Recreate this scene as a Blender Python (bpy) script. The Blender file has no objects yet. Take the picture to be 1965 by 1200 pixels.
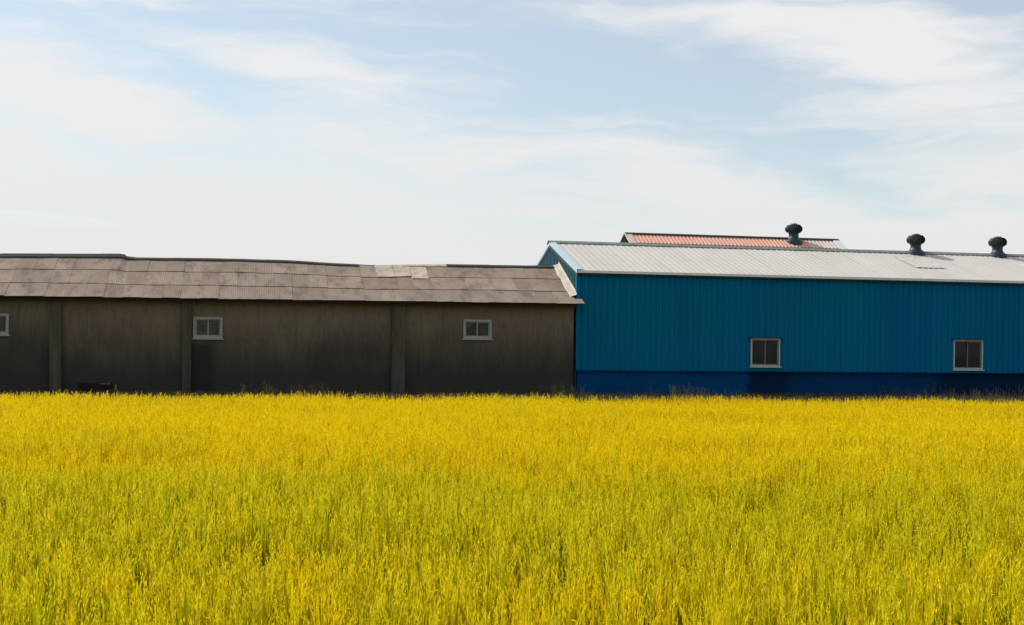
import bpy, math, random
import numpy as np
from mathutils import Vector, Matrix

random.seed(7)
RNG = np.random.default_rng(11)
sc = bpy.context.scene
C = sc.collection

# ------------------------------------------------------------------ camera
F, CX, HY = 2400.0, 982.5, 675.0          # focal length, principal point, horizon (photo pixels)
TH, ROLL, HC = math.atan(0.211), 0.0105, 2.5
FWD = Vector((math.sin(TH), math.cos(TH), 0))
RGT = Vector((math.cos(TH), -math.sin(TH), 0))
UP = Vector((0, 0, 1))
CAMPOS = Vector((0, 0, HC))
cam = bpy.data.cameras.new('camera')
camo = bpy.data.objects.new('camera', cam)
C.objects.link(camo)
cam.sensor_width = 36
cam.lens = F / 1965 * 36
cam.shift_y = (HY - 600) / 1965
cam.clip_start, cam.clip_end = 0.1, 3000
cr, sr = math.cos(ROLL), math.sin(ROLL)
ax = RGT * cr + UP * sr
ay = RGT * -sr + UP * cr
az_ = -FWD
m = Matrix((ax, ay, az_)).transposed().to_4x4()
m.translation = CAMPOS
camo.matrix_world = m
sc.camera = camo


def at(px, py, Y):
    """the point of the vertical plane y = Y that the photograph shows at this pixel"""
    a, b = px - CX, HY - py
    r, u = a * cr - b * sr, b * cr + a * sr
    d = RGT * (r / F) + UP * (u / F) + FWD
    return CAMPOS + d * ((Y - CAMPOS.y) / d.y)


# ------------------------------------------------------------------ light
SUN_EL = math.radians(40)
SUN_H = Vector((-0.80, 0.60, 0)).normalized()
SUN_DIR = SUN_H * math.cos(SUN_EL) + UP * math.sin(SUN_EL)
sun = bpy.data.lights.new('sun', 'SUN')
sun.energy = 5.0
sun.angle = math.radians(0.55)
sun.color = (1.0, 0.94, 0.84)
suno = bpy.data.objects.new('sun', sun)
C.objects.link(suno)
suno.rotation_euler = SUN_DIR.to_track_quat('Z', 'Y').to_euler()
suno.location = (-30, 30, 40)

sc.view_settings.view_transform = 'Standard'
sc.view_settings.look = 'None'
sc.view_settings.exposure = 0
sc.view_settings.gamma = 1
sc.view_settings.use_curve_mapping = False
sc.cycles.max_bounces = 5
sc.cycles.diffuse_bounces = 2
sc.cycles.transparent_max_bounces = 4


class NT:
    """small helper to write node trees as expressions"""
    def __init__(s, tree):
        s.t = tree
        s.n = tree.nodes
        s.l = tree.links

    def new(s, typ, **kw):
        n = s.n.new(typ)
        for k, v in kw.items():
            setattr(n, k, v)
        return n

    def put(s, sock, v):
        if isinstance(v, bpy.types.NodeSocket):
            s.l.new(v, sock)
        elif v is not None:
            sock.default_value = v

    def m(s, op, a, b=None, c=None, clamp=False):
        n = s.new('ShaderNodeMath', operation=op, use_clamp=clamp)
        for i, v in enumerate((a, b, c)):
            s.put(n.inputs[i], v)
        return n.outputs[0]

    def vm(s, op, a, b=None):
        n = s.new('ShaderNodeVectorMath', operation=op)
        s.put(n.inputs[0], a)
        s.put(n.inputs[1], b)
        return n.outputs['Value'] if op in ('DOT_PRODUCT', 'LENGTH') else n.outputs[0]

    def comb(s, x, y, z):
        n = s.new('ShaderNodeCombineXYZ')
        for i, v in enumerate((x, y, z)):
            s.put(n.inputs[i], v)
        return n.outputs[0]

    def sep(s, v):
        n = s.new('ShaderNodeSeparateXYZ')
        s.put(n.inputs[0], v)
        return n.outputs

    def noise(s, vec, scale, detail=4, rough=0.55, dist=0.0):
        n = s.new('ShaderNodeTexNoise')
        s.put(n.inputs['Vector'], vec)
        n.inputs['Scale'].default_value = scale
        n.inputs['Detail'].default_value = detail
        n.inputs['Roughness'].default_value = rough
        n.inputs['Distortion'].default_value = dist
        return n.outputs['Fac']

    def ramp(s, v, lo, hi, a=0.0, b=1.0):
        n = s.new('ShaderNodeMapRange', interpolation_type='SMOOTHSTEP')
        s.put(n.inputs[0], v)
        n.inputs[1].default_value, n.inputs[2].default_value = lo, hi
        n.inputs[3].default_value, n.inputs[4].default_value = a, b
        return n.outputs[0]

    def mix(s, f, a, b, mode='MIX'):
        n = s.new('ShaderNodeMix', data_type='RGBA', blend_type=mode)
        s.put(n.inputs[0], f)
        for i, v in ((6, a), (7, b)):
            s.put(n.inputs[i], v if isinstance(v, bpy.types.NodeSocket) else (*v, 1))
        return n.outputs[2]

    def scale_map(s, vec, sx, sy, sz):
        n = s.new('ShaderNodeMapping')
        s.put(n.inputs[0], vec)
        n.inputs['Scale'].default_value = (sx, sy, sz)
        return n.outputs[0]


# world: daylight sky with thin streaks of high cloud
w = bpy.data.worlds.new('World')
sc.world = w
w.use_nodes = True
w.node_tree.nodes.clear()
N = NT(w.node_tree)
sky = N.new('ShaderNodeTexSky', sky_type='NISHITA')
sky.sun_disc = False
sky.sun_elevation = SUN_EL
sky.sun_rotation = math.atan2(SUN_DIR.x, SUN_DIR.y)
sky.altitude = 20
sky.air_density, sky.dust_density, sky.ozone_density = 1.0, 0.6, 1.2
bg1 = N.new('ShaderNodeBackground')
N.put(bg1.inputs[0], N.mix(1.0, sky.outputs[0], (0.97, 1.03, 0.965), 'MULTIPLY'))
bg1.inputs[1].default_value = 0.14
tc = N.new('ShaderNodeTexCoord').outputs['Generated']
x_, y_, z_ = N.sep(tc)
azim = N.m('SUBTRACT', N.m('ARCTAN2', x_, y_), TH)              # radians from the line of sight, right positive
elev = N.m('ARCSINE', N.m('MINIMUM', N.m('MAXIMUM', z_, -1.0), 1.0))
# warp so that cloud edges fray
def noise2(vec, sx, sy, detail, rough, off=(0, 0, 0)):
    mp = N.new('ShaderNodeMapping')
    N.put(mp.inputs[0], vec)
    mp.inputs['Scale'].default_value = (sx, sy, 1)
    mp.inputs['Location'].default_value = off
    nz = N.new('ShaderNodeTexNoise', noise_dimensions='2D')
    N.l.new(mp.outputs[0], nz.inputs['Vector'])
    nz.inputs['Scale'].default_value = 1.0
    nz.inputs['Detail'].default_value = detail
    nz.inputs['Roughness'].default_value = rough
    return nz


wv = N.comb(azim, elev, 0.0)
wn_ = noise2(wv, 5.0, 15.0, 3, 0.6)
wofs = N.vm('MULTIPLY', N.vm('SUBTRACT', wn_.outputs['Color'], (0.5, 0.5, 0.5)), (0.16, 0.05, 0.0))
UV = N.vm('ADD', wv, wofs)


def ell(px, py, a, b, deg, amp, acc):
    """soft patch of more (amp > 0) or less cloud about one direction of the sky"""
    u0 = math.atan((px - CX) / F)
    v0 = math.atan((HY + ROLL * (px - CX) - py) / F)
    mp = N.new('ShaderNodeMapping', vector_type='TEXTURE')
    N.put(mp.inputs[0], UV)
    mp.inputs['Location'].default_value = (u0, v0, 0)
    mp.inputs['Rotation'].default_value = (0, 0, math.radians(deg))
    mp.inputs['Scale'].default_value = (1.9 * a / F, 1.9 * b / F, 1)
    gr = N.new('ShaderNodeTexGradient', gradient_type='QUADRATIC_SPHERE')
    N.l.new(mp.outputs[0], gr.inputs[0])
    return N.m('MULTIPLY_ADD', gr.outputs['Fac'], amp * 1.15, acc)


shear = N.vm('MULTIPLY', UV, (1, 1, 0))
st = noise2(N.comb(N.m('MULTIPLY_ADD', N.sep(UV)[1], 1.6, N.sep(UV)[0]), N.sep(UV)[1], 0.0), 3.3, 24.0, 5, 0.6).outputs['Fac']
st2 = noise2(N.comb(N.m('MULTIPLY_ADD', N.sep(UV)[1], 2.4, N.sep(UV)[0]), N.sep(UV)[1], 0.0), 9.0, 70.0, 4, 0.62, (4, 7, 0)).outputs['Fac']
cov = N.m('MULTIPLY_ADD', N.m('SUBTRACT', st, 0.5), 1.35, N.m('MULTIPLY', N.m('SUBTRACT', st2, 0.5), 0.5))
cov = N.m('ADD', cov, N.ramp(elev, 0.03, 0.22, 1.05, 0.42))
for e in [(1130, 140, 330, 72, -6, -0.62), (520, 62, 420, 60, -3, -0.45), (420, 200, 130, 50, -18, -0.34),
          (1650, 345, 190, 42, -24, -0.50), (1350, 270, 190, 28, -20, -0.30), (1850, 25, 160, 45, -14, -0.40),
          (100, 60, 220, 50, 0, -0.16),
          (1380, 45, 420, 50, -8, 0.45), (1720, 140, 260, 75, -22, 0.36), (610, 152, 200, 40, -7, 0.75), (1250, 330, 300, 30, -10, 0.2),
          (120, 230, 330, 70, -10, 0.30), (800, 290, 420, 60, -8, 0.2), (260, 12, 180, 20, -5, 0.25)]:
    cov = ell(*e, cov)
fac = N.ramp(cov, 0.08, 0.92, 0.38, 0.97)
w.cycles.sampling_method = 'MANUAL'
w.cycles.sample_map_resolution = 512
bg2 = N.new('ShaderNodeBackground')
ccol = N.mix(N.ramp(elev, 0.02, 0.26), (0.80, 0.795, 0.79), (0.865, 0.862, 0.865))
N.put(bg2.inputs[0], ccol)
bg2.inputs[1].default_value = 1.0
mx = N.new('ShaderNodeMixShader')
N.put(mx.inputs[0], fac)
N.l.new(bg1.outputs[0], mx.inputs[1])
N.l.new(bg2.outputs[0], mx.inputs[2])
wo = N.new('ShaderNodeOutputWorld')
N.l.new(mx.outputs[0], wo.inputs[0])

# ------------------------------------------------------------------ materials
MATS = {}


def material(name, rough=0.8, spec=0.3, metal=0.0):
    mt = bpy.data.materials.new(name)
    mt.use_nodes = True
    n = NT(mt.node_tree)
    p = mt.node_tree.nodes['Principled BSDF']
    p.inputs['Roughness'].default_value = rough
    p.inputs['Specular IOR Level'].default_value = spec
    p.inputs['Metallic'].default_value = metal
    MATS[name] = mt
    return mt, n, p


def bump(n, p, h, strength, dist):
    b = n.new('ShaderNodeBump')
    b.inputs['Strength'].default_value = strength
    b.inputs['Distance'].default_value = dist
    n.put(b.inputs['Height'], h)
    n.l.new(b.outputs[0], p.inputs['Normal'])


def pos(n):
    return n.new('ShaderNodeNewGeometry').outputs['Position']


def rnd(n):
    return n.new('ShaderNodeObjectInfo').outputs['Random']


def sheet_mat(name, c1, c2, dirt, rough, spec, amount=0.6, scale=1.0, streak=(1, 1, 1), thr=(0.45, 0.7)):
    """painted or weathered sheet: each sheet its own tone, grime in streaks"""
    mt, n, p = material(name, rough, spec)
    r = rnd(n)
    ps = pos(n)
    base = n.mix(r, c1, c2)
    base = n.mix(n.m('MULTIPLY', n.ramp(n.noise(ps, 0.9 * scale, 5), 0.35, 0.7), 0.5), base, c2)
    g = n.noise(n.scale_map(ps, *streak), 1.5 * scale, 7, 0.65)
    col = n.mix(n.m('MULTIPLY', n.ramp(g, *thr), amount), base, dirt)
    n.put(p.inputs['Base Color'], col)
    bump(n, p, n.noise(ps, 18, 4), 0.15, 0.02)
    return mt


def plain(name, col, rough=0.6, spec=0.3, metal=0.0, var=0.25, scale=3.0):
    mt, n, p = material(name, rough, spec, metal)
    f = n.ramp(n.noise(pos(n), scale, 5, 0.6), 0.3, 0.75)
    dark = tuple(c * (1 - var) for c in col)
    n.put(p.inputs['Base Color'], n.mix(f, col, dark))
    return mt


sheet_mat('fibre_cement', (0.305, 0.243, 0.200), (0.225, 0.174, 0.140), (0.125, 0.093, 0.075), 0.92, 0.15, 0.85, 1.1, (1.5, 0.7, 0.7), (0.43, 0.74))
sheet_mat('pale_fibre_cement', (0.50, 0.435, 0.36), (0.36, 0.30, 0.245), (0.22, 0.17, 0.14), 0.9, 0.15, 0.6, 1.4)
sheet_mat('white_roof', (0.50, 0.475, 0.445), (0.46, 0.435, 0.41), (0.37, 0.35, 0.32), 0.55, 0.3, 0.35, 0.5, (1, 0.5, 0.5))
plain('paler_roof_tone', (0.57, 0.55, 0.49), 0.5, 0.3, var=0.3, scale=5)
plain('ridge_metal', (0.20, 0.235, 0.22), 0.6, 0.3)
plain('pale_blue_trim', (0.40, 0.53, 0.60), 0.5, 0.4, var=0.12)
plain('white_trim', (0.62, 0.66, 0.66), 0.5, 0.4, var=0.15)
plain('cream_flashing', (0.56, 0.49, 0.42), 0.8, 0.2, var=0.25)
plain('dark_fascia', (0.035, 0.024, 0.015), 0.9, 0.15, var=0.4)
plain('black_trim', (0.02, 0.035, 0.045), 0.6, 0.3)
plain('dark_ridge', (0.06, 0.055, 0.05), 0.9, 0.15)
plain('window_frame_white', (0.25, 0.275, 0.28), 0.5, 0.4, var=0.15, scale=6)
plain('window_frame_bright', (0.33, 0.40, 0.44), 0.45, 0.4, var=0.15, scale=6)
plain('mullion_brown', (0.20, 0.15, 0.13), 0.6, 0.3)
plain('vent_metal', (0.035, 0.045, 0.055), 0.45, 0.5, 0.3, var=0.35, scale=8)
plain('vent_neck', (0.008, 0.032, 0.052), 0.5, 0.4, 0.0, var=0.3, scale=8)
plain('house_wall', (0.10, 0.095, 0.09), 0.9, 0.2)
plain('near_black', (0.017, 0.016, 0.014), 0.9, 0.1)
plain('weathered_wood', (0.16, 0.17, 0.165), 0.9, 0.1, var=0.4, scale=12)
sheet_mat('red_roof', (0.60, 0.29, 0.235), (0.62, 0.34, 0.25), (0.52, 0.36, 0.31), 0.8, 0.2, 0.45, 1.0)

sheet_mat('faded_roof', (0.50, 0.40, 0.37), (0.56, 0.47, 0.44), (0.52, 0.36, 0.31), 0.8, 0.2, 0.4, 1.0)


def glass(name, col, rough, spec=0.14):
    mt, n, p = material(name, rough, spec)
    n.put(p.inputs['Base Color'], n.mix(n.ramp(n.noise(pos(n), 1.7, 3), 0.35, 0.65), col, tuple(c * 0.5 for c in col)))
    p.inputs['IOR'].default_value = 1.5
    bump(n, p, n.noise(pos(n), 1.2, 2), 0.05, 0.05)


glass('dark_glass', (0.010, 0.011, 0.012), 0.12, 0.25)
glass('grey_glass', (0.058, 0.065, 0.061), 0.3)

# blue ribbed steel: faded chalky streaks, each panel a shade of its own
mt, n, p = material('blue_steel', 0.6, 0.03)
ps = pos(n)
c = n.mix(rnd(n), (0.0006, 0.132, 0.255), (0.0005, 0.112, 0.235))
f = n.noise(n.scale_map(ps, 5, 5, 0.25), 1.6, 5, 0.6)
c = n.mix(n.m('MULTIPLY', n.ramp(f, 0.45, 0.75), 0.45), c, (0.0010, 0.165, 0.275))
f = n.noise(n.scale_map(ps, 1, 1, 0.7), 0.35, 4, 0.5)
c = n.mix(n.m('MULTIPLY', n.ramp(f, 0.45, 0.68), 0.35), c, (0.0004, 0.098, 0.265))
n.put(p.inputs['Base Color'], c)
mt, n, p = material('blue_gable', 0.5, 0.35)
f = n.noise(n.scale_map(pos(n), 4, 4, 0.4), 1.6, 5, 0.6)
n.put(p.inputs['Base Color'], n.mix(f, (0.030, 0.14, 0.195), (0.018, 0.105, 0.155)))
# plinth: darker blue paint over concrete with damp patches
mt, n, p = material('blue_plinth', 0.9, 0.05)
ps = pos(n)
f = n.ramp(n.noise(n.scale_map(ps, 0.22, 1, 1.2), 1.0, 5, 0.6), 0.43, 0.60)
PX = [at(q_, 730, 46.45).x for q_ in (1425, 1445, 1500, 1530, 1780, 1815)]
xq = n.m('ADD', n.sep(ps)[0], n.m('MULTIPLY', n.m('SUBTRACT', n.noise(ps, 3, 4), 0.5), 0.9))
dark = n.m('ADD', n.m('MULTIPLY', n.ramp(xq, PX[0], PX[1]), n.ramp(xq, PX[2], PX[3], 1.0, 0.45)), n.ramp(xq, PX[4], PX[5], 0.0, 0.55), clamp=True)
c = n.mix(n.m('MULTIPLY', f, 0.35), (0.0005, 0.054, 0.170), (0.0012, 0.030, 0.095))
c = n.mix(dark, c, (0.0015, 0.017, 0.050))
n.put(p.inputs['Base Color'], c)
bump(n, p, n.noise(ps, 14, 4), 0.3, 0.03)
# old rendered wall: brown cement wash with dark algae and damp stains
mt, n, p = material('stained_render', 0.95, 0.1)
ps = pos(n)
X3, Y3, Z3 = n.sep(ps)
big = n.noise(n.scale_map(ps, 0.30, 1, 0.35), 0.9, 5, 0.6, 0.3)
run = n.noise(n.scale_map(ps, 1.6, 1.6, 0.22), 1.4, 6, 0.65)
level = n.m('ADD', n.m('MULTIPLY', big, 3.4), n.m('MULTIPLY', run, 1.5))
damp = n.ramp(n.m('SUBTRACT', n.m('ADD', level, 0.55), Z3), -1.3, 1.5)
tone = n.mix(n.ramp(n.noise(n.scale_map(ps, 0.5, 1, 0.5), 0.8, 4), 0.35, 0.68), (0.148, 0.132, 0.096), (0.143, 0.112, 0.084))
alg = n.mix(n.ramp(n.noise(ps, 1.1, 5), 0.35, 0.65), (0.040, 0.038, 0.034), (0.035, 0.038, 0.034))
c = n.mix(damp, tone, alg)
WX0, WX1 = at(364, 700, 46.25).x, at(414, 700, 46.25).x
WZ = at(390, 650, 46.25).z
under = n.m('MULTIPLY', n.m('MULTIPLY', n.ramp(X3, WX0, WX0 + 0.05), n.ramp(n.m('ADD', X3, n.m('MULTIPLY', run, 0.5)), WX1 + 0.05, WX1 + 0.35, 1.0, 0.0)), n.ramp(Z3, WZ - 0.3, WZ, 1.0, 0.0))
c = n.mix(n.m('MULTIPLY', under, 0.75), c, (0.018, 0.021, 0.020))
c = n.mix(n.m('MULTIPLY', n.ramp(n.noise(n.scale_map(ps, 3, 3, 0.5), 2.5, 6, 0.7), 0.47, 0.75), 0.5), c, (0.03, 0.028, 0.025))
n.put(p.inputs['Base Color'], c)
bump(n, p, n.noise(ps, 9, 6, 0.65), 0.45, 0.04)
mt, n, p = material('pilaster_render', 0.95, 0.1)
ps = pos(n)
c = n.mix(n.ramp(n.noise(n.scale_map(ps, 2, 2, 0.4), 1.3, 6, 0.65), 0.3, 0.7), (0.092, 0.083, 0.066), (0.050, 0.047, 0.041))
n.put(p.inputs['Base Color'], c)
bump(n, p, n.noise(ps, 9, 6, 0.65), 0.45, 0.04)
# soil
mt, n, p = material('soil', 1.0, 0.1)
ps = pos(n)
n.put(p.inputs['Base Color'], n.mix(n.ramp(n.noise(ps, 1.3, 6), 0.3, 0.7), (0.075, 0.055, 0.038), (0.05, 0.05, 0.022)))
bump(n, p, n.noise(ps, 6, 6), 0.6, 0.1)


def plant_mat(name, cols, translucent, tint_attr=True, big=None):
    """cols: base colour at root, tip (young), tip (ripe); ripeness drifts across the field"""
    mt = bpy.data.materials.new(name)
    mt.use_nodes = True
    mt.node_tree.nodes.clear()
    n = NT(mt.node_tree)
    oi = n.new('ShaderNodeObjectInfo')
    loc = n.new('ShaderNodeNewGeometry').outputs['Position']
    at_ = n.new('ShaderNodeAttribute', attribute_name='tint').outputs['Fac']
    at2 = n.new('ShaderNodeAttribute', attribute_name='shade').outputs['Fac']
    ripe = n.noise(n.scale_map(loc, 0.35, 0.9, 0.05), 0.42, 2, 0.6)
    ripe = n.m('ADD', ripe, n.m('MULTIPLY', n.m('SUBTRACT', n.new('ShaderNodeAttribute', attribute_name='own').outputs['Fac'], 0.5), 0.60))
    if big:                                        # ripest far off, a greener belt across the middle of the field
        dist = n.vm('DOT_PRODUCT', loc, tuple(FWD))
        ripe = n.m('ADD', ripe, n.ramp(dist, big[0], big[1], -big[2], big[2]))
        ripe = n.m('ADD', ripe, n.ramp(dist, 8.5, 12.0, 0.15, 0.0))
    ripe = n.ramp(ripe, 0.32, 0.68)
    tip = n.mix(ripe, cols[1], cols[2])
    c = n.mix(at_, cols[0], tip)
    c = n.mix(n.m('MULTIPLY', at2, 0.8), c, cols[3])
    if big:                                        # long streaks of drier, browner plants
        lat = n.vm('DOT_PRODUCT', loc, tuple(RGT))
        sk = n.noise(n.comb(n.m('MULTIPLY', lat, 0.07), n.m('MULTIPLY', dist, 0.75), 3.3), 1.0, 2, 0.5)
        c = n.mix(n.m('MULTIPLY', n.ramp(sk, 0.58, 0.66, 0.0, 0.6), n.ramp(dist, 17.0, 21.0)), c, (0.46, 0.28, 0.02))
    d = n.new('ShaderNodeBsdfDiffuse')
    t = n.new('ShaderNodeBsdfTranslucent')
    n.put(d.inputs[0], c)
    n.put(t.inputs[0], c)
    mxs = n.new('ShaderNodeMixShader')
    mxs.inputs[0].default_value = translucent
    n.l.new(d.outputs[0], mxs.inputs[1])
    n.l.new(t.outputs[0], mxs.inputs[2])
    out = n.new('ShaderNodeOutputMaterial')
    n.l.new(mxs.outputs[0], out.inputs[0])
    MATS[name] = mt


plant_mat('rice_leaf', ((0.075, 0.080, 0.004), (0.62, 0.62, 0.012), (0.95, 0.735, 0.009), (0.12, 0.145, 0.005)), 0.36, big=(14.0, 18.5, 0.22))  # blade foot: dull green with the shade between blades painted in
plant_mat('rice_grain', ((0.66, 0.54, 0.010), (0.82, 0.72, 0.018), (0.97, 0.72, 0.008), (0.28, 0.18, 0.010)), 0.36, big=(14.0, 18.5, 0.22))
plant_mat('weed_leaf', ((0.03, 0.035, 0.012), (0.10, 0.12, 0.025), (0.14, 0.105, 0.05), (0.07, 0.055, 0.045)), 0.3)
plant_mat('weed_straw', ((0.13, 0.10, 0.06), (0.20, 0.18, 0.08), (0.17, 0.13, 0.09), (0.10, 0.075, 0.06)), 0.3)

# ------------------------------------------------------------------ mesh helpers


class MB:
    def __init__(s):
        s.v, s.f = [], []

    def face(s, *pts):
        i = len(s.v)
        s.v += [tuple(p) for p in pts]
        s.f.append(tuple(range(i, i + len(pts))))

    def box(s, x0, x1, y0, y1, z0, z1):
        i = len(s.v)
        s.v += [(x, y, z) for z in (z0, z1) for y in (y0, y1) for x in (x0, x1)]
        for q in ((0, 2, 3, 1), (4, 5, 7, 6), (0, 1, 5, 4), (2, 6, 7, 3), (0, 4, 6, 2), (1, 3, 7, 5)):
            s.f.append(tuple(i + k for k in q))
        return s

    def grid(s, rows):
        i = len(s.v)
        w_ = len(rows[0])
        for r in rows:
            s.v += [tuple(p) for p in r]
        for a in range(len(rows) - 1):
            for b in range(w_ - 1):
                k = i + a * w_ + b
                s.f.append((k, k + 1, k + w_ + 1, k + w_))
        return s

    def lathe(s, prof, c=(0, 0, 0), seg=16):
        rows = []
        for r, z in prof:
            rows.append([(c[0] + r * math.cos(2 * math.pi * k / seg), c[1] + r * math.sin(2 * math.pi * k / seg), c[2] + z) for k in range(seg + 1)])
        return s.grid(rows)

    def mesh(s, name, mat, smooth=False):
        me = bpy.data.meshes.new(name)
        me.from_pydata(s.v, [], s.f)
        me.materials.append(MATS[mat])
        if smooth:
            me.polygons.foreach_set('use_smooth', [True] * len(me.polygons))
        me.update()
        return me

    def build(s, name, mat, parent=None, smooth=False):
        return link(name, s.mesh(name, mat, smooth), parent)


def link(name, me, parent=None, loc=None, rot=None):
    o = bpy.data.objects.new(name, me)
    C.objects.link(o)
    o.parent = parent
    if parent is not None:                       # meshes are written in world coordinates
        off = Vector((0, 0, 0))
        q = parent
        while q is not None:
            off += q.location
            q = q.parent
        o.location = (Vector(loc) if loc else Vector((0, 0, 0))) - off
    elif loc:
        o.location = loc
    if rot:
        o.rotation_euler = rot
    return o


def thing(name, label, cat, loc, group=None):
    o = bpy.data.objects.new(name, None)
    C.objects.link(o)
    o.location = loc
    o.empty_display_size = 0.3
    o['label'], o['category'] = label, cat
    if group:
        o['group'] = group
    return o


def lerp_pts(pts):
    xs, ys = [p_[0] for p_ in pts], [p_[1] for p_ in pts]
    return lambda x: float(np.interp(x, xs, ys))


def holes_wall(x0, x1, z0, z1, holes, y, depth):
    """front face of a wall with window openings, reveals and closed ends"""
    b = MB()
    xs = sorted({x0, x1, *[h[0] for h in holes], *[h[1] for h in holes]})
    zs = sorted({z0, z1, *[h[2] for h in holes], *[h[3] for h in holes]})
    for i in range(len(xs) - 1):
        for j in range(len(zs) - 1):
            cx, cz = (xs[i] + xs[i + 1]) / 2, (zs[j] + zs[j + 1]) / 2
            if any(h[0] < cx < h[1] and h[2] < cz < h[3] for h in holes):
                continue
            b.face((xs[i], y, zs[j]), (xs[i + 1], y, zs[j]), (xs[i + 1], y, zs[j + 1]), (xs[i], y, zs[j + 1]))
    for a, c_, d, e in holes:
        b.face((a, y, d), (a, y, e), (a, y + depth, e), (a, y + depth, d))
        b.face((c_, y, e), (c_, y, d), (c_, y + depth, d), (c_, y + depth, e))
        b.face((a, y, d), (a, y + depth, d), (c_, y + depth, d), (c_, y, d))
        b.face((a, y, e), (c_, y, e), (c_, y + depth, e), (a, y + depth, e))
    b.face((x0, y, z0), (x0, y, z1), (x0, y + depth, z1), (x0, y + depth, z0))
    b.face((x1, y, z1), (x1, y, z0), (x1, y + depth, z0), (x1, y + depth, z1))
    b.face((x0, y, z1), (x1, y, z1), (x1, y + depth, z1), (x0, y + depth, z1))
    b.face((x0, y + depth, z0), (x0, y + depth, z1), (x1, y + depth, z1), (x1, y + depth, z0))
    return b


def window(parent, x0, x1, z0, z1, y, fmat, gmat, mmat, bar=0.07, lapped=0):
    """two-light sliding window; y is the wall face, the frame stands a little proud"""
    b = MB()
    b.box(x0, x0 + bar, y - 0.04, y + 0.10, z0, z1)
    b.box(x1 - bar, x1, y - 0.04, y + 0.10, z0, z1)
    b.box(x0 + bar, x1 - bar, y - 0.038, y + 0.10, z1 - bar, z1)
    b.box(x0 + bar, x1 - bar, y - 0.038, y + 0.10, z0, z0 + bar)
    wn = b.build('window', fmat, parent)
    MB().box(x0 - 0.05, x1 + 0.05, y - 0.085, y + 0.02, z0 - 0.045, z0 - 0.003).build('sill', fmat, wn)
    xm = (x0 + x1) / 2
    for k, (a, c_) in enumerate(((x0 + bar, xm + 0.03), (xm - 0.03, x1 - bar))):
        yy = y + 0.012 + 0.034 * ((k + lapped) % 2)
        s = 0.042
        q = MB()
        q.box(a + 0.002, a + s, yy, yy + 0.03, z0 + bar + 0.002, z1 - bar - 0.002)
        q.box(c_ - s, c_ - 0.002, yy, yy + 0.03, z0 + bar + 0.002, z1 - bar - 0.002)
        q.box(a + s, c_ - s, yy + 0.001, yy + 0.029, z0 + bar + 0.002, z0 + bar + s)
        q.box(a + s, c_ - s, yy + 0.001, yy + 0.029, z1 - bar - s, z1 - bar - 0.002)
        q.build('sash', mmat, wn)
        MB().box(a + s - 0.004, c_ - s + 0.004, yy + 0.012, yy + 0.018, z0 + bar + s - 0.004, z1 - bar - s + 0.004).build('pane', gmat, wn)
    return wn


# ------------------------------------------------------------------ layout
D = 46.4                     # wall plane of the blue shed
PAD = 0.85                   # level the sheds stand on, above the paddy
RICE_TOP = 1.02


def edge_y(x):
    """far edge of the crop as a function of world x"""
    return float(np.interp(x, [EX[0] for EX in EDGE_PTS], [EX[1] for EX in EDGE_PTS]))


EDGE_PTS = []
for px, py in ((-500, 752), (0, 755.5), (450, 757.5), (850, 761), (1105, 763), (1500, 766), (1965, 768.5), (2600, 772)):
    a, b_ = px - CX, HY - py
    r, u = a * cr - b_ * sr, b_ * cr + a * sr
    d = RGT * (r / F) + UP * (u / F) + FWD
    q = CAMPOS + d * ((RICE_TOP - HC) / d.z)
    EDGE_PTS.append((q.x, q.y))

# ground: one sheet to the horizon, paddy low, bank and yard raised
b = MB()
xs = [-900, -60] + [e[0] for e in EDGE_PTS] + [90, 900]
rows = []
prof = [(-700, 0, 0), (0, 0, 0)]
rows.append([(x, -700, 0) for x in xs])
rows.append([(x, 0, 0) for x in xs])
ey = [edge_y(x) for x in xs]
rows.append([(x, e + 0.05, 0) for x, e in zip(xs, ey)])
rows.append([(x, e + 0.45, 0.55) for x, e in zip(xs, ey)])
rows.append([(x, e + 1.0, 0.80) for x, e in zip(xs, ey)])
rows.append([(x, max(e + 1.3, D - 0.5), PAD) for x, e in zip(xs, ey)])
rows.append([(x, 120, PAD) for x in xs])
rows.append([(x, 1500, PAD) for x in xs])
g = b.grid(rows).build('ground', 'soil', smooth=False)
g['kind'] = 'structure'
g['label'] = 'bare brown earth bank and yard under the sheds'

# ------------------------------------------------------------------ brown shed
YB = D - 0.15
YE = YB - 0.45               # eave edge
YR = YB + 3.0                # ridge
XC = at(1107, 660, D).x      # left corner of the blue shed
XB1 = at(1100, 680, YB).x
XB0 = at(-330, 660, YB).x
brown = thing('long_shed', 'long low shed with stained dark brown walls and sagging grey-brown sheet roof', 'shed', ((XB0 + XB1) / 2, YB, PAD))
ZE = lerp_pts([(at(px, py, YE).x, at(px, py, YE).z) for px, py in ((-400, 563), (0, 568), (350, 573), (750, 578.5), (1120, 583.5))])
RP = [(-400, 484), (0, 491), (234, 491.5), (246, 495.5), (450, 498), (560, 501.5), (640, 506.5), (720, 510), (800, 509), (840, 508.5), (1075, 512)]
ZR = lerp_pts([(at(px, py, YR).x, at(px, py, YR).z) for px, py in RP])
WIN_B = []
for px0, px1, py0, py1 in ((371, 427, 608, 650), (889, 943, 613, 651), (-38, 17, 601, 643)):
    a, c_ = at(px0, py0, YB), at(px1, py1, YB)
    WIN_B.append((a.x, c_.x, c_.z, a.z))
ztop = min(ZE(x) for x in np.linspace(XB0, XB1, 20)) + 0.10
wallo = holes_wall(XB0, XB1, PAD - 0.3, ztop, WIN_B, YB, 0.22).build('wall', 'stained_render', brown)
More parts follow.
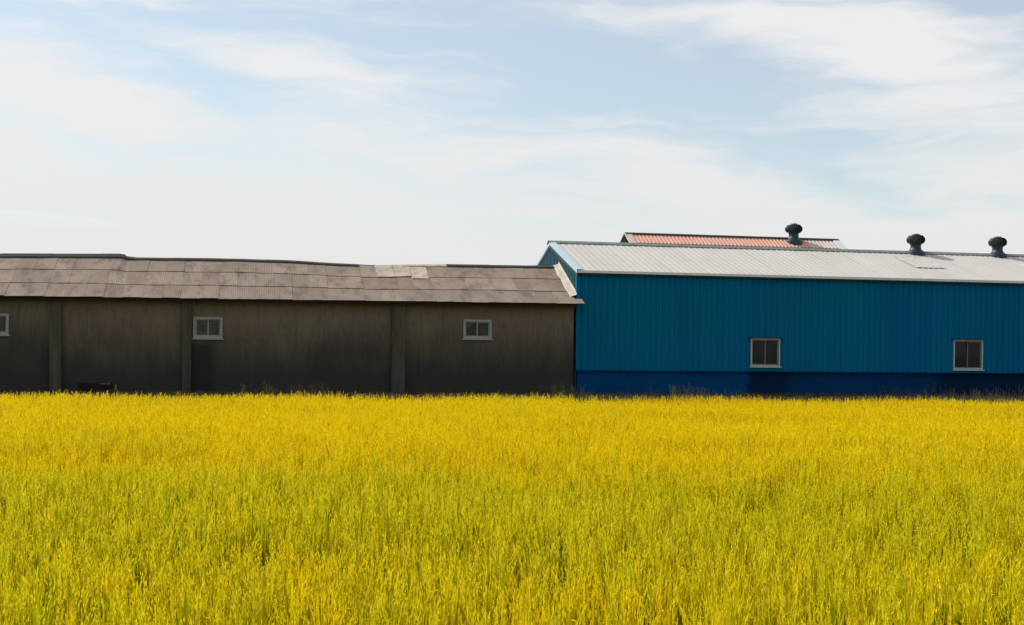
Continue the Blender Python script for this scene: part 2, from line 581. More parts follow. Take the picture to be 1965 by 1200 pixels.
for i, hl in enumerate(WIN_B):
    window(brown, hl[0] + 0.003, hl[1] - 0.003, hl[2] + 0.003, hl[3] - 0.003, YB, 'window_frame_white', 'grey_glass', 'window_frame_white', 0.075, i % 2)
for px0, px1 in ((96, 118), (350, 367), (752, 777), (-262, -240)):
    a, c_ = at(px0, 660, YB - 0.12).x, at(px1, 660, YB - 0.12).x
    MB().box(a, c_, YB - 0.20, YB + 0.01, PAD - 0.28, ztop - 0.02).build('pilaster', 'pilaster_render', brown)
# back and end walls
b = MB()
b.box(XB0 + 0.01, XB1 - 0.01, YR + 2.8, YR + 3.0, PAD - 0.3, ztop)
b.build('back_wall', 'stained_render', brown)
for xx in (XB0 + 0.02, XB1 - 0.24):
    b = MB()
    pr = [(YB + 0.2, PAD - 0.3), (YR + 2.8, PAD - 0.3), (YR + 2.8, ztop - 0.02), (YR, ZR(xx) - 0.12), (YB + 0.2, ztop - 0.02)]
    b.face(*[(xx, y, z) for y, z in pr])
    b.face(*[(xx + 0.2, y, z) for y, z in reversed(pr)])
    for i in range(5):
        (y0, z0), (y1, z1) = pr[i], pr[(i + 1) % 5]
        b.face((xx, y0, z0), (xx + 0.2, y0, z0), (xx + 0.2, y1, z1), (xx, y1, z1))
    b.build('end_wall', 'stained_render', brown)
# board under the eave, in lengths
xx = XB0 - 0.1
while xx < XB1 - 0.3:
    x2 = min(xx + 3.6, XB1 + 0.05)
    b = MB()
    i0 = [(xx + 0.004, YE + 0.06), (x2 - 0.004, YE + 0.06)]
    rows = []
    for dy, dz in ((0.06, -0.02), (0.06, -0.13), (0.10, -0.13), (0.10, -0.02)):
        rows.append([(x, YE + dy, ZE(x) + dz) for x in (xx + 0.004, x2 - 0.004)])
    b.grid(rows)
    b.build('fascia_board', 'dark_fascia', brown)
    xx = x2
# roof: overlapping corrugated sheets in three courses, each its own piece
roof = MB()
rows = []
for s_ in (0.0, 1.0, 2.0):
    rr = []
    for x in np.linspace(XB0 - 0.2, XB1, 60):
        z = ZE(x) + (ZR(x) - ZE(x)) * (s_ if s_ <= 1 else 2 - s_)
        rr.append((x, YE + (YR - YE) * s_, z - 0.05))
    rows.append(rr)
roof = roof.grid(rows).build('roof', 'dark_fascia', brown)
PITCH, WAVES, AMP = 0.0655, 10, 0.003
SW = PITCH * WAVES
RX0 = XB0 - 0.25
cols = int((XB1 + 0.06 - RX0) / SW)
xp0, xp1 = at(716, 520, YR - 0.5).x, at(819, 520, YR - 0.5).x
xstep = at(240, 493, YR).x
RLEN = 0.352


def brown_sheet(x0, nw, s0, s1, mat, dz=0.0, skew=0.0, name='roof_sheet'):
    rows = []
    for s_ in (s0, (s0 + s1) / 2, s1):
        t_ = (s_ - s0) / (s1 - s0)
        rr = []
        for k in range(nw * 4 + 3):
            x = x0 + k * PITCH / 4
            z = ZE(x) + (ZR(x) - ZE(x)) * s_ + AMP * math.cos(k * math.pi / 2)
            z += 0.013 * (1 - t_) + 0.004 * (k / (nw * 4)) + dz + skew * (k / (nw * 4) - 0.5) - 0.012 * math.sin(math.pi * t_)
            rr.append((x, YE + (YR - YE) * s_ - 0.012 * (1 - t_), z))
        rows.append(rr)
    bb = MB().grid(rows)
    lo = rows[0]                                   # the cut lower edge has thickness
    bb.grid([[(x, y + 0.003, z - 0.009) for x, y, z in lo], lo])
    return bb.build(name, mat, roof)


for cix in range(cols + 1):
    x0 = RX0 + cix * SW
    nw = WAVES
    if x0 + SW > XB1 + 0.04:
        nw = int((XB1 + 0.02 - x0) / PITCH)
        if nw < 2:
            continue
    for r_ in range(3):
        s0 = r_ / 3 - (0.0 if r_ == 0 else 0.018) + random.uniform(-0.006, 0.006)
        s1 = min(0.995, (r_ + 1) / 3 + 0.02)
        dz, skew, mt_ = random.uniform(-0.003, 0.005), random.uniform(-0.007, 0.007), 'fibre_cement'
        if r_ == 2 and xp0 - 0.2 < x0 < xp1 - 0.35:
            mt_ = 'pale_fibre_cement'
            dz, skew = random.uniform(0.012, 0.03), random.uniform(-0.015, 0.015)
            s0 += random.uniform(-0.05, 0.03)
        brown_sheet(x0, nw, s0, s1, mt_, dz + 0.002 * (cix % 2), skew)
# lap of the eave in front of the blue corner
brown_sheet(XB1 + 0.02, 4, -0.004, 0.12, 'fibre_cement', 0.01)
# ridge caps
xx = RX0
k = 0
while xx < XC - 0.3:
    x2 = min(xx + 1.75, XC - 0.25)
    if xx < xstep < x2:
        x2 = xstep
    pale = xp0 - 0.2 < (xx + x2) / 2 < xp1
    left = x2 <= xstep + 0.01
    hh = 0.085 if left else 0.03
    rows = []
    for dy, dz in ((-0.22, -0.07 - 0.03), (-0.20, -0.04), (0, hh), (0.28, -0.05)):
        rows.append([(x, YR + dy, ZR(x + (-0.03 if left else 0.02)) + dz + (0.006 if k % 2 else 0)) for x in np.linspace(xx, x2 + 0.02, 5)])
    if not (pale and k % 2):
        MB().grid(rows).build('ridge_cap', 'pale_fibre_cement' if pale else 'dark_ridge', roof)
    xx = x2
    k += 1
# rear slope, unseen
rows = []
for s_ in (1.0, 1.5, 2.0):
    rows.append([(x, YE + (YR - YE) * s_ + 0.02, ZE(x) + (ZR(x) - ZE(x)) * (2 - s_) + 0.02) for x in np.linspace(RX0, XB1, 40)])
MB().grid(rows).build('rear_slope', 'fibre_cement', roof)
# mortar and flashing strip against the blue gable
rows = []
for s_ in np.linspace(0.155, 1.0, 8):
    y = YE + (YR - YE) * s_
    z = ZE(XB1) + (ZR(XB1) - ZE(XB1)) * s_
    j = random.uniform(-0.03, 0.03)
    rows.append([(XB1 - 0.11 + j, y, z + 0.02), (XB1 - 0.09 + j, y, z + 0.05), (XC - 0.06, y, z + 0.11), (XC - 0.035, y, z + 0.20)])
MB().grid(rows).build('flashing', 'cream_flashing', roof)
# low dark hatch and clutter line at the foot of the wall
a, c_ = at(151, 751, YB), at(216, 735, YB)
b = MB()
b.box(a.x, c_.x, YB - 0.03, YB + 0.012, PAD + 0.02, c_.z)
hb = b.build('hatch', 'near_black', brown)
hw = (c_.x - a.x)
MB().box(a.x + hw * 0.62, c_.x - 0.06, YB - 0.05, YB - 0.028, c_.z - 0.05, c_.z - 0.02).build('hatch_rail', 'weathered_wood', hb)

# ------------------------------------------------------------------ blue shed
XR1 = at(2300, 660, D).x
YRB = D + 4.35
ZEB = 0.5 * (at(1118, 526, D - 0.19).z + at(1960, 543, D - 0.19).z) + 0.11
ZRB = 0.5 * (at(1065, 469, YRB).z + at(1960, 492, YRB).z)
print('blue eave', at(1120, 529, D).z, at(1960, 546, D).z, 'ridge', at(1065, 469, YRB).z, at(1960, 492, YRB).z)
print('brown eave', ZE(XB0), ZE(XB1), 'ridge', ZR(XB0), ZR(XB1), 'XC', XC, XB0, XR1)
ZPL = 0.5 * (at(1110, 708, D).z + at(1950, 718, D).z)
print('plinth top', at(1110, 708, D).z, at(1950, 718, D).z)
blue = thing('blue_shed', 'tall blue ribbed metal shed with pale grey roof and two white windows', 'shed', ((XC + XR1) / 2, D, PAD))
WIN_BL = []
for px0, px1, py0, py1 in ((1440, 1496, 649, 704), (1829, 1885, 652, 710)):
    a, c_ = at(px0, py0, D), at(px1, py1, D)
    WIN_BL.append((a.x, c_.x, c_.z, a.z))
holes_wall(XC + 0.05, XR1, ZPL - 0.05, ZEB - 0.02, WIN_BL, D + 0.06, 0.15).build('inner_wall', 'black_trim', blue)
MB().box(XC + 0.03, XR1, D + 0.055, D + 0.35, PAD - 0.3, ZPL - 0.055).build('plinth', 'blue_plinth', blue)
MB().box(XC, XR1, D - 0.06, D + 0.05, ZPL - 0.05, ZPL - 0.015).build('drip_rail', 'blue_plinth', blue)
RIB = 0.25


def rib_prof(u0, u1):
    """(u, height) along a ribbed sheet with its ribs on a fixed spacing"""
    pts = [u0]
    k = math.floor(u0 / RIB) - 1
    while k * RIB < u1 + RIB:
        for o_ in (0.0, 0.025, 0.065, 0.09):
            u = k * RIB + o_
            if u0 < u < u1:
                pts.append(u)
        k += 1
    pts.append(u1)

    def h(u):
        t_ = u - math.floor(u / RIB) * RIB
        return float(np.interp(t_, (0, 0.025, 0.065, 0.09, RIB), (0, 0.042, 0.042, 0, 0)))
    return [(u, h(u)) for u in sorted(set(pts))]


def wall_sheet(u0, u1, z0, z1):
    pr = rib_prof(u0, u1)
    rows = [[(u, D - h, z) for u, h in pr] for z in (z0, z1)]
    MB().grid(rows).build('wall_panel', 'blue_steel', blue)


u = XC
while u < XR1 - 0.05:
    u2 = min(u + 1.0, XR1)
    hit = [h for h in WIN_BL if h[0] < u2 and h[1] > u]
    if not hit:
        wall_sheet(u, u2 - 0.003, ZPL, ZEB)
    else:
        h = hit[0]
        a, c_ = max(u, h[0]), min(u2, h[1])
        if a > u:
            wall_sheet(u, a, ZPL, ZEB)
        if c_ < u2:
            wall_sheet(c_, u2 - 0.003, ZPL, ZEB)
        wall_sheet(a, c_ - 0.001, h[3], ZEB)
        wall_sheet(a, c_ - 0.001, ZPL, h[2])
    u = u2
for i, h in enumerate(WIN_BL):
    wn = window(blue, h[0] + 0.003, h[1] - 0.003, h[2] + 0.003, h[3] - 0.003, D - 0.005, 'window_frame_bright', 'dark_glass', 'mullion_brown', 0.058, i)
    MB().box(h[0] - 0.06, h[1] + 0.06, D - 0.13, D - 0.001, h[3] + 0.004, h[3] + 0.035).build('drip_hood', 'black_trim', wn)
# gable end facing left: ribbed panels cut to the roof line
SLB = (ZRB - ZEB) / 4.35
u = D
while u < D + 8.7 - 0.05:
    u2 = min(u + 1.0, D + 8.7)
    pr = rib_prof(u, u2 - 0.003)
    if u < YRB < u2:
        pr = sorted(set(pr + [(YRB, 0.0)]))
    rows = [[(XC - h, y, PAD - 0.2) for y, h in pr],
            [(XC - h, y, ZRB - abs(y - YRB) * SLB - 0.03) for y, h in pr]]
    MB().grid(rows).build('gable_panel', 'blue_gable', blue)
    u = u2
b = MB()
b.box(XC + 0.05, XR1, D + 8.5, D + 8.7, PAD - 0.3, ZEB)
b.build('back_wall', 'blue_steel', blue)
b = MB()
b.face((XR1, D + 0.06, PAD), (XR1, D + 8.6, PAD), (XR1, D + 8.6, ZEB), (XR1, YRB, ZRB - 0.05), (XR1, D + 0.06, ZEB))
b.build('end_wall', 'blue_steel', blue)
# corner trim
MB().box(XC - 0.045, XC + 0.07, D - 0.045, D + 0.08, ZPL - 0.02, ZEB - 0.02).build('corner_trim', 'blue_steel', blue)
# roof sheets, front slope
OV = 0.16
ye, ze = D - OV, ZEB - OV * SLB
nrm = Vector((0, -SLB, 1)).normalized()
broof = MB()
broof.face((XC - 0.05, ye + 0.03, ze + 0.012), (XR1, ye + 0.03, ze + 0.012), (XR1, YRB, ZRB - 0.02), (XC - 0.05, YRB, ZRB - 0.02))
broof.face((XC - 0.05, YRB, ZRB - 0.022), (XR1, YRB, ZRB - 0.022), (XR1, D + 8.86, ze + 0.012), (XC - 0.05, D + 8.86, ze + 0.012))
broof = broof.build('roof', 'white_roof', blue)
u = XC - 0.06
k = 0
while u < XR1:
    u2 = u + 0.76
    pr = rib_prof(u, u2 + 0.02)
    lift = 0.03 + 0.004 * (k % 2)
    rows = []
    for y, z in ((ye, ze), ((ye + YRB) / 2, (ze + ZRB) / 2 - 0.006), (YRB, ZRB)):
        rows.append([(x, y, z + lift + 0.28 * h) for x, h in pr])
    MB().grid(rows).build('roof_sheet', 'white_roof', broof)
    u = u2
    k += 1
# ridge cap lengths
u = XC - 0.12
k = 0
while u < XR1:
    u2 = u + 3.0
    q = 0.004 * (k % 2)
    rows = [[(x, YRB + dy, ZRB + dz + q) for x in (u, u2 + 0.03)] for dy, dz in ((-0.22, -0.22 * SLB + 0.050), (-0.21, -0.21 * SLB + 0.075), (-0.05, 0.115), (0.05, 0.115), (0.33, -0.33 * SLB + 0.085))]
    MB().grid(rows).build('ridge_cap', 'ridge_metal', broof)
    u = u2
    k += 1
# eave gutter strip and shadow board
u = XC - 0.05
while u < XR1:
    u2 = min(u + 4.0, XR1)
    b = MB()
    b.box(u + 0.004, u2 - 0.004, ye - 0.035, ye - 0.004, ze - 0.045, ze + 0.050)
    b.build('eave_strip', 'white_trim', broof)
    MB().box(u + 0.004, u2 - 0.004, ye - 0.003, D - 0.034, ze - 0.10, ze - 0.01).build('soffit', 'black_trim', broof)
    u = u2
# pale blue verge flashing along the gable edge
for sgn in (1, -1):
    rows = []
    for t_ in (0, 0.5, 1.0):
        y = YRB - sgn * t_ * (4.35 + OV + 0.03)
        z = ZRB - t_ * (4.35 + OV) * SLB
        rows.append([(XC - 0.07, y, z - 0.07), (XC - 0.07, y, z + 0.085), (XC + 0.15, y, z + 0.088), (XC + 0.16, y, z + 0.05)])
    MB().grid(rows).build('verge_flashing', 'pale_blue_trim', broof)
    rows = []
    for t_ in (0, 0.5, 1.0):
        y = YRB - sgn * t_ * (4.35 + OV)
        z = ZRB - t_ * (4.35 + OV) * SLB
        rows.append([(XC - 0.06, y, z - 0.20), (XC - 0.06, y, z - 0.072), (XC + 0.0, y, z - 0.02)])
    MB().grid(rows).build('verge_board', 'black_trim', broof)
# paler rectangle laid on the roof beside the middle ventilator
t0_, t1_ = 0.40, 0.82
xa, xb = at(1722, 500, D + 3.2).x, at(1779, 500, D + 3.2).x
rows = []
for t_ in (t0_, t1_):
    y = ye + (YRB - ye) * t_
    z = ze + (ZRB - ze) * t_
    rows.append([(x, y, z + 0.064 + 0.003 * (i % 2)) for i, x in enumerate(np.linspace(xa, xb, 9))])
MB().grid(rows).build('pale_rectangle', 'paler_roof_tone', broof)

# ------------------------------------------------------------------ red-roofed house behind
YH = D + 17.0
XH0, XH1 = at(1199, 451, YH).x, at(1608, 460, YH).x
ZH = 0.5 * (at(1207, 451.5, YH).z + at(1608, 460.5, YH).z)
print('house ridge', at(1207, 451, YH).z, at(1608, 460, YH).z, XH0, XH1)
HALF, SLH = 4.0, 0.60
red = thing('red_roofed_house', 'building behind the blue shed showing only its faded red roof', 'house', ((XH0 + XH1) / 2, YH, PAD))
zeh = ZH - HALF * SLH
for y, dy in ((YH - HALF + 0.35, 0.0), (YH + HALF - 0.55, 0.0)):
    MB().box(XH0 + 0.25, XH1 - 0.25, y, y + 0.2, PAD - 0.2, zeh + 0.1).build('wall', 'house_wall', red)
for xx in (XH0 - 0.06, XH1 - 0.4):
    b = MB()
    pr = [(YH - HALF + 0.3, PAD - 0.2), (YH + HALF - 0.3, PAD - 0.2), (YH + HALF - 0.3, zeh + 0.05), (YH, ZH - 0.08), (YH - HALF + 0.3, zeh + 0.05)]
    b.face(*[(xx, y, z) for y, z in reversed(pr)])
    b.face(*[(xx + 0.2, y, z) for y, z in pr])
    b.build('gable_wall', 'near_black' if xx < XH1 - 1 else 'house_wall', red)  # left gable: deep shade of an open gable put into its near-black colour
hroof = MB()
hroof.face((XH0, YH - HALF, zeh - 0.02), (XH1, YH - HALF, zeh - 0.02), (XH1, YH, ZH - 0.02), (XH0, YH, ZH - 0.02))
hroof.face((XH0, YH, ZH - 0.022), (XH1, YH, ZH - 0.022), (XH1, YH + HALF, zeh - 0.02), (XH0, YH + HALF, zeh - 0.02))
hroof = hroof.build('roof', 'red_roof', red)
u = XH0 + 0.34
nsh = 14
swd = (XH1 - 0.34 - u) / nsh
for k in range(nsh):
    for r_ in range(4):
        rows = []
        for e_, t_ in enumerate((r_ / 4, (r_ + 1) / 4 + 0.01)):
            y = YH - HALF * (1 - t_)
            z = zeh + (ZH - zeh) * t_
            rows.append([(u + k * swd + swd * q / 12, y, z + 0.05 * (1 - e_) + 0.03 + 0.022 * math.cos(q * math.pi / 1.5)) for q in range(13)])
        MB().grid(rows).build('roof_sheet', 'faded_roof' if k > nsh - 3 else 'red_roof', hroof)
rows = [[(x, YH + dy, ZH + dz) for x in (XH0, XH1)] for dy, dz in ((-0.14, 0.0), (-0.12, 0.05), (0.0, 0.10), (0.2, 0.02))]
MB().grid(rows).build('ridge_cap', 'dark_ridge', hroof)
for x0, x1 in ((XH0 - 0.05, XH0 + 0.36), (XH1 - 0.36, XH1 + 0.05)):
    for sg in (1, -1):
        rows = []
        for t_ in (0, 1):
            y, z = YH - sg * t_ * (HALF + 0.05), ZH - t_ * HALF * SLH
            rows.append([(x0, y, z + 0.02), (x0, y, z + 0.085), (x1, y, z + 0.085), (x1, y, z - 0.02)])
        MB().grid(rows).build('verge_trim', 'cream_flashing' if x0 < XH0 + 1 else 'white_trim', hroof)

# ------------------------------------------------------------------ turbine ventilators


def vane_mesh():
    b = MB()
    nv, hgt = 20, 0.31
    for k in range(nv):
        rows = []
        for j in range(7):
            t_ = j / 6
            r = 0.20 + 0.185 * math.sin(math.pi * (0.10 + 0.80 * t_)) ** 0.5
            th = 2 * math.pi * (k / nv) + 0.25 * t_
            wv_ = 2 * math.pi / nv * 0.95
            rows.append([(r * math.cos(th), r * math.sin(th), hgt * t_), ((r - 0.045) * math.cos(th + wv_), (r - 0.045) * math.sin(th + wv_), hgt * t_)])
        b.grid(rows)
    return b.mesh('vanes', 'vent_metal')


neck_me = MB().lathe([(0.42, -0.26), (0.38, 0.0), (0.36, 0.03), (0.25, 0.11), (0.215, 0.19), (0.215, 0.32), (0.25, 0.34), (0.25, 0.37), (0.0, 0.37)], seg=20).mesh('neck', 'vent_neck', False)
base_me = MB().box(-0.27, 0.27, -0.27, 0.27, -0.22, 0.03).mesh('base_flashing', 'vent_neck')
vane_me = vane_mesh()
cap_me = MB().lathe([(0.30, 0.0), (0.29, 0.025), (0.18, 0.045), (0.17, 0.05), (0.15, 0.085), (0.0, 0.09)], seg=20).mesh('top_cap', 'vent_metal')
core_me = MB().lathe([(0.23, 0.0), (0.30, 0.155), (0.23, 0.31)], seg=14).mesh('rotor_core', 'near_black')
plist = [(1523, 462, YH - 0.30, 1.22, 'dark turbine roof ventilator standing on the faded red roof behind'),
         (1757, 489, YRB - 0.10, 1.06, 'dark turbine roof ventilator on the pale grey roof beside its paler rectangle'),
         (1914, 492, YRB - 0.10, 1.06, 'rightmost dark turbine roof ventilator on the pale grey roof near the picture edge')]
for px, py, Y, s_, lab in plist:
    q = at(px, py, Y)
    if Y > D + 10:
        zb = ZH - (YH - Y) * SLH + 0.05
    else:
        zb = ZRB - (YRB - Y) * SLB + 0.08
    t = thing('turbine_ventilator', lab, 'roof ventilator', (q.x, Y, zb), 'turbine ventilators on the roofs')
    t.scale = (s_, s_, s_)
    t.rotation_euler = (0, 0, random.uniform(0, 0.2))
    for nm, me, z in (('base_flashing', base_me, 0), ('neck', neck_me, 0), ('vanes', vane_me, 0.38), ('rotor_core', core_me, 0.38), ('top_cap', cap_me, 0.69)):
        o = bpy.data.objects.new(nm, me)
        C.objects.link(o)
        o.parent = t
        o.location = (0, 0, z)

# short stake at the foot of the brown wall
q = at(222, 745, YB - 0.5)
b = MB()
b.lathe([(0.035, -0.1), (0.034, 0.2), (0.030, 0.34), (0.0, 0.37)], (q.x, YB - 0.5, PAD), 7)
st_ = b.build('wooden_stake', 'weathered_wood')
st_['label'], st_['category'] = 'short grey stake beside the low dark hatch in the brown wall', 'stake'

# ------------------------------------------------------------------ plants


def add_attr(me, name, vals):
    a = me.attributes.new(name, 'FLOAT', 'POINT')
    a.data.foreach_set('value', np.asarray(vals, dtype=np.float32))


class Plant:
    def __init__(s):
        s.v, s.f, s.t, s.sh, s.mi, s.own = [], [], [], [], [], []
        s.cur = 0.5

    def strip(s, pts, widths, side, tints, shade, mi):
        i = len(s.v)
        for p_, w_, t_ in zip(pts, widths, tints):
            s.v += [tuple(p_ - side * w_ / 2), tuple(p_ + side * w_ / 2)]
            s.t += [t_, t_]
            s.sh += [shade, shade]
        for k in range(len(pts) - 1):
            a = i + 2 * k
            s.f.append((a, a + 1, a + 3, a + 2))
            s.mi.append(mi)

    def grain(s, p_, d, side, ln, wd, tint, shade, mi):
        i = len(s.v)
        s.v += [tuple(p_), tuple(p_ + d * ln * 0.45 + side * wd / 2), tuple(p_ + d * ln), tuple(p_ + d * ln * 0.45 - side * wd / 2)]
        s.t += [tint] * 4
        s.sh += [shade] * 4
        s.f.append((i, i + 1, i + 2, i + 3))
        s.mi.append(mi)

    def obj(s, name, mats, coll):
        me = bpy.data.meshes.new(name)
        me.from_pydata(s.v, [], s.f)
        for k in mats:
            me.materials.append(MATS[k])
        me.polygons.foreach_set('material_index', s.mi)
        add_attr(me, 'tint', s.t)
        add_attr(me, 'shade', s.sh)
        s.own += [s.cur] * (len(s.v) - len(s.own))
        add_attr(me, 'own', s.own)
        me.update()
        o = bpy.data.objects.new(name, me)
        coll.objects.link(o)
        return o


def rdir():
    a = random.uniform(0, 2 * math.pi)
    return Vector((math.cos(a), math.sin(a), 0))


def rice_hill(P, at_, far, size):
    """one hill of rice: upright blades and nodding ears"""
    P.cur = random.random()
    nl, ne, ng = (8, 8, 6) if far else (20, 14, 9)
    fat = 1.35 if far else 1.0
    for k in range(nl):
        d = rdir()
        base = at_ + rdir() * random.uniform(0, 0.045)
        h = random.uniform(0.68, 1.03) * size
        lean = random.uniform(0.0, 0.055)
        droop = random.uniform(0.0, 0.03) if k % 5 else random.uniform(0.05, 0.13)
        ts = (0.15, 0.7, 1.0) if far else (0.05, 0.45, 0.75, 0.92, 1.0)
        pts = [base + d * (lean * t_ ** 1.5 + droop * max(0, t_ - 0.7) * 2) + UP * (h * t_ - droop * max(0, t_ - 0.75) * 1.6) for t_ in ts]
        side = (d.cross(UP) + d * random.uniform(-0.7, 0.7)).normalized()
        wd = random.uniform(0.010, 0.020) * fat
        ws = [wd * 0.7, wd, 0.002] if far else [wd * 0.6, wd, wd, wd * 0.6, 0.001]
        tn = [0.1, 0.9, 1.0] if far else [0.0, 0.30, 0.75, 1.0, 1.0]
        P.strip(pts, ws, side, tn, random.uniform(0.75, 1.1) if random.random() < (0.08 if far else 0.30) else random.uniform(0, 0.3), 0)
    for k in range(ne):
        d = rdir()
        base = at_ + d * random.uniform(0.0, 0.06)
        top = random.uniform(0.70, 0.93) * size
        lean = random.uniform(0.0, 0.06)
        neck = base + d * lean + UP * top
        P.strip([base + UP * 0.25, neck], [0.008, 0.005], (d.cross(UP) + d * random.uniform(-1, 1)).normalized(), [0.1, 0.8], 0.1, 0)
        ln = random.uniform(0.14, 0.20)
        bend = random.choice((random.uniform(0.0, 0.25), random.uniform(0.0, 0.5), random.uniform(2.75, 3.05)))
        p_ = neck.copy()
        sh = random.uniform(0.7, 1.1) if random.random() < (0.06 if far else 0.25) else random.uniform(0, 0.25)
        for j in range(ng):
            tj = j / ng
            a = 0.05 + bend * min(1, tj * 4.5)
            dirv = (d * math.sin(a) + UP * math.cos(a)).normalized()
            p_ = p_ + dirv * ln / ng
            off = Vector((random.uniform(-1, 1), random.uniform(-1, 1), random.uniform(-0.4, 0.4))).normalized()
            gd = (dirv * 1.0 + off * 0.11).normalized()
            sd = gd.cross(Vector((random.uniform(-1, 1), random.uniform(-1, 1), random.uniform(-1, 1)))).normalized()
            P.grain(p_ + off * 0.006, gd, sd, random.uniform(0.030, 0.050) * fat, random.uniform(0.008, 0.0125) * fat, random.uniform(0.6, 1.0), sh * random.uniform(0.6, 1), 1)
    P.own += [P.cur] * (len(P.v) - len(P.own))


def weed(name, coll, kind):
    P = Plant()
    nl = 26 if kind < 3 else 9
    for k in range(nl):
        d = rdir()
        base = rdir() * random.uniform(0, 0.10)
        h = random.uniform(0.10, 0.30) if kind < 3 else random.uniform(0.30, 0.62)
        lean = random.uniform(0.02, 0.8) * h * (1 if kind < 3 else 0.35)
        pts = [base + d * lean * t_ ** 1.7 + UP * h * (t_ - 0.25 * t_ * t_ * (kind < 3)) for t_ in (0, 0.4, 0.75, 1.0)]
        side = (d.cross(UP) + d * random.uniform(-0.5, 0.5)).normalized()
        wd = random.uniform(0.006, 0.014) if kind < 3 else 0.007
        P.strip(pts, [wd, wd, wd * 0.7, 0.001], side, [0, 0.4, 0.8, 1], random.random(), 0 if kind in (0, 1) else 1)
        if kind >= 3 and k % 2 == 0:
            for j in range(10):
                off = Vector((random.uniform(-1, 1), random.uniform(-1, 1), random.uniform(0, 1))).normalized()
                P.grain(pts[-1] - UP * 0.012 * j, off, off.cross(UP).normalized(), 0.03, 0.008, 0.9, 0.3, 1)
    return P.obj(name, ('weed_leaf', 'weed_straw'), coll)


def scatter_object(name, pts, rots, scl, idx, coll, mat, label, cat):
    me = bpy.data.meshes.new(name)
    me.from_pydata([tuple(p_) for p_ in pts], [], [])
    me.materials.append(MATS[mat])
    a = me.attributes.new('rot', 'FLOAT_VECTOR', 'POINT')
    a.data.foreach_set('vector', np.asarray(rots, dtype=np.float32).ravel())
    a = me.attributes.new('scl', 'FLOAT_VECTOR', 'POINT')
    a.data.foreach_set('vector', np.asarray(scl, dtype=np.float32).ravel())
    a = me.attributes.new('pick', 'INT', 'POINT')
    a.data.foreach_set('value', np.asarray(idx, dtype=np.int32))
    o = bpy.data.objects.new(name, me)
    C.objects.link(o)
    ng = bpy.data.node_groups.new(name, 'GeometryNodeTree')
    ng.interface.new_socket('Geometry', in_out='INPUT', socket_type='NodeSocketGeometry')
    ng.interface.new_socket('Geometry', in_out='OUTPUT', socket_type='NodeSocketGeometry')
    gi, go = ng.nodes.new('NodeGroupInput'), ng.nodes.new('NodeGroupOutput')
    ci = ng.nodes.new('GeometryNodeCollectionInfo')
    ci.inputs['Collection'].default_value = coll
    ci.inputs['Separate Children'].default_value = True
    ci.inputs['Reset Children'].default_value = True
    ip = ng.nodes.new('GeometryNodeInstanceOnPoints')
    ip.inputs['Pick Instance'].default_value = True

    def named(nm, typ):
        nn = ng.nodes.new('GeometryNodeInputNamedAttribute')
        nn.data_type = typ
        nn.inputs['Name'].default_value = nm
        return [s_ for s_ in nn.outputs if s_.enabled and s_.name == 'Attribute'][0]
    L = ng.links
    L.new(gi.outputs[0], ip.inputs['Points'])
    L.new(ci.outputs[0], ip.inputs['Instance'])
    L.new(named('pick', 'INT'), ip.inputs['Instance Index'])
    L.new(named('rot', 'FLOAT_VECTOR'), ip.inputs['Rotation'])
    L.new(named('scl', 'FLOAT_VECTOR'), ip.inputs['Scale'])
    L.new(ip.outputs[0], go.inputs[0])
    md = o.modifiers.new('scatter', 'NODES')
    md.node_group = ng
    o['kind'] = 'stuff'
    o['label'], o['category'] = label, cat
    return o


rice_coll = bpy.data.collections.new('rice_plants')
CELL, PER = 0.8, 15
NTILE = 12
for far in (0, 1):                                 # square tiles of crop, a finer set near the road and a plainer one far off
    for k in range(NTILE):
        P = Plant()
        g4 = 4
        for i_ in range(g4 * g4):
            if random.random() < (0.04 if far else 0.17):
                continue
            ax_ = ((i_ % g4) + random.uniform(0.05, 0.95)) / g4 - 0.5
            ay_ = ((i_ // g4) + random.uniform(0.05, 0.95)) / g4 - 0.5
            rice_hill(P, Vector((ax_ * CELL, ay_ * CELL, 0)), far, random.uniform(0.90, 1.05) if far else random.uniform(0.82, 1.08))
        P.obj('rice_tile_%d%02d' % (far, k), ('rice_leaf', 'rice_grain'), rice_coll)
for k in range(8):                                 # single hills for the ragged borders
    P = Plant()
    rice_hill(P, Vector((0, 0, 0)), 1, random.uniform(0.9, 1.05))
    P.obj('rice_tile_2%02d' % k, ('rice_leaf', 'rice_grain'), rice_coll)


def field_ok(x, y):
    d_, l_ = x * FWD.x + y * FWD.y, x * RGT.x + y * RGT.y
    if y > edge_y(x) - 0.08 or d_ < 3.0 or abs(l_) > 982.5 / F * d_ + 5.5:
        return False
    return True


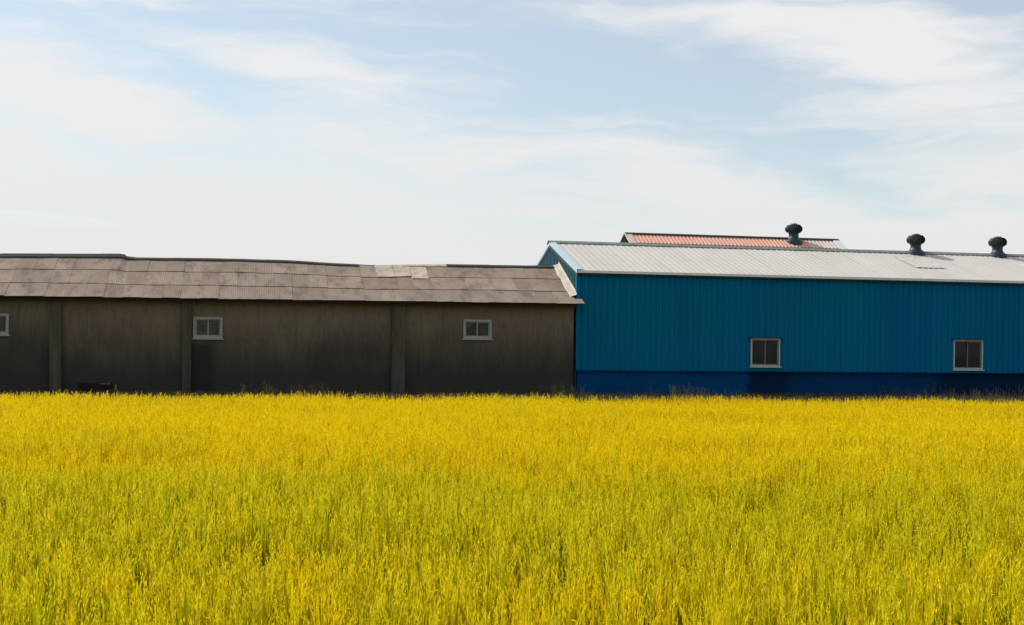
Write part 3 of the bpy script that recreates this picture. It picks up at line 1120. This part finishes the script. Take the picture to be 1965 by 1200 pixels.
pts, rots, scl, idx = [], [], [], []
HC2 = CELL / 2
for ix in range(-40, 66):
    for iy in range(0, 66):
        x, y = ix * CELL, iy * CELL
        chk = [field_ok(x + a * HC2, y + b_ * HC2) for a in (-1, 0, 1) for b_ in (-1, 0, 1)]
        if not any(chk):
            continue
        d_ = x * FWD.x + y * FWD.y
        hgt = 0.985 * (1.0 + 0.04 * math.sin(x * 0.9 + 1.3 * math.sin(y * 0.55)) + 0.03 * math.sin(y * 1.7 + x * 0.4))
        if all(chk):
            far = 1 if d_ > 20 + RNG.uniform(-3, 3) else 0
            pts.append((x, y, 0.0))
            rots.append((0, 0, math.pi / 2 * RNG.integers(0, 4)))
            scl.append((1, 1, hgt))
            idx.append(far * NTILE + int(RNG.integers(0, NTILE)))
        else:
            for k in range(PER):
                xx, yy = x + RNG.uniform(-HC2, HC2), y + RNG.uniform(-HC2, HC2)
                if field_ok(xx, yy):
                    pts.append((xx, yy, 0.0))
                    rots.append((RNG.normal(0, 0.05), RNG.normal(0, 0.05), RNG.random() * 6.283))
                    scl.append((1, 1, hgt))
                    idx.append(2 * NTILE + int(RNG.integers(0, 8)))
print('rice instances', len(pts))
scatter_object('rice_field', pts, rots, scl, idx, rice_coll, 'rice_leaf', 'golden yellow ripe rice crop filling the whole field before the sheds', 'rice')

weed_coll = bpy.data.collections.new('weed_plants')
for k in range(5):
    weed('weed_%02d' % k, weed_coll, k)
pts, rots, scl, idx = [], [], [], []
for k in range(9000):
    x = RNG.uniform(XB0 - 2, XR1 + 2)
    e = edge_y(x) + 0.1
    y = RNG.uniform(e, D - 0.25)
    z = float(np.interp(y - e, (0, 0.4, 0.95, 1.5), (0.05, 0.55, 0.80, PAD - 0.02)))
    k_ = int(RNG.choice(5, p=(0.34, 0.28, 0.25, 0.08, 0.05)))
    if k_ >= 3 and (math.sin(x * 1.3) + math.sin(x * 0.47 + 1) < 0.5):
        k_ = 0
    pts.append((x, y, z - 0.01))
    rots.append((RNG.normal(0, 0.08), RNG.normal(0, 0.08), RNG.random() * 6.283))
    q = RNG.uniform(0.5, 1.05)
    scl.append((q * 1.2, q * 1.2, q))
    idx.append(k_)
scatter_object('weeds', pts, rots, scl, idx, weed_coll, 'weed_leaf', 'ragged strip of dull weeds along the foot of the shed walls', 'weeds')
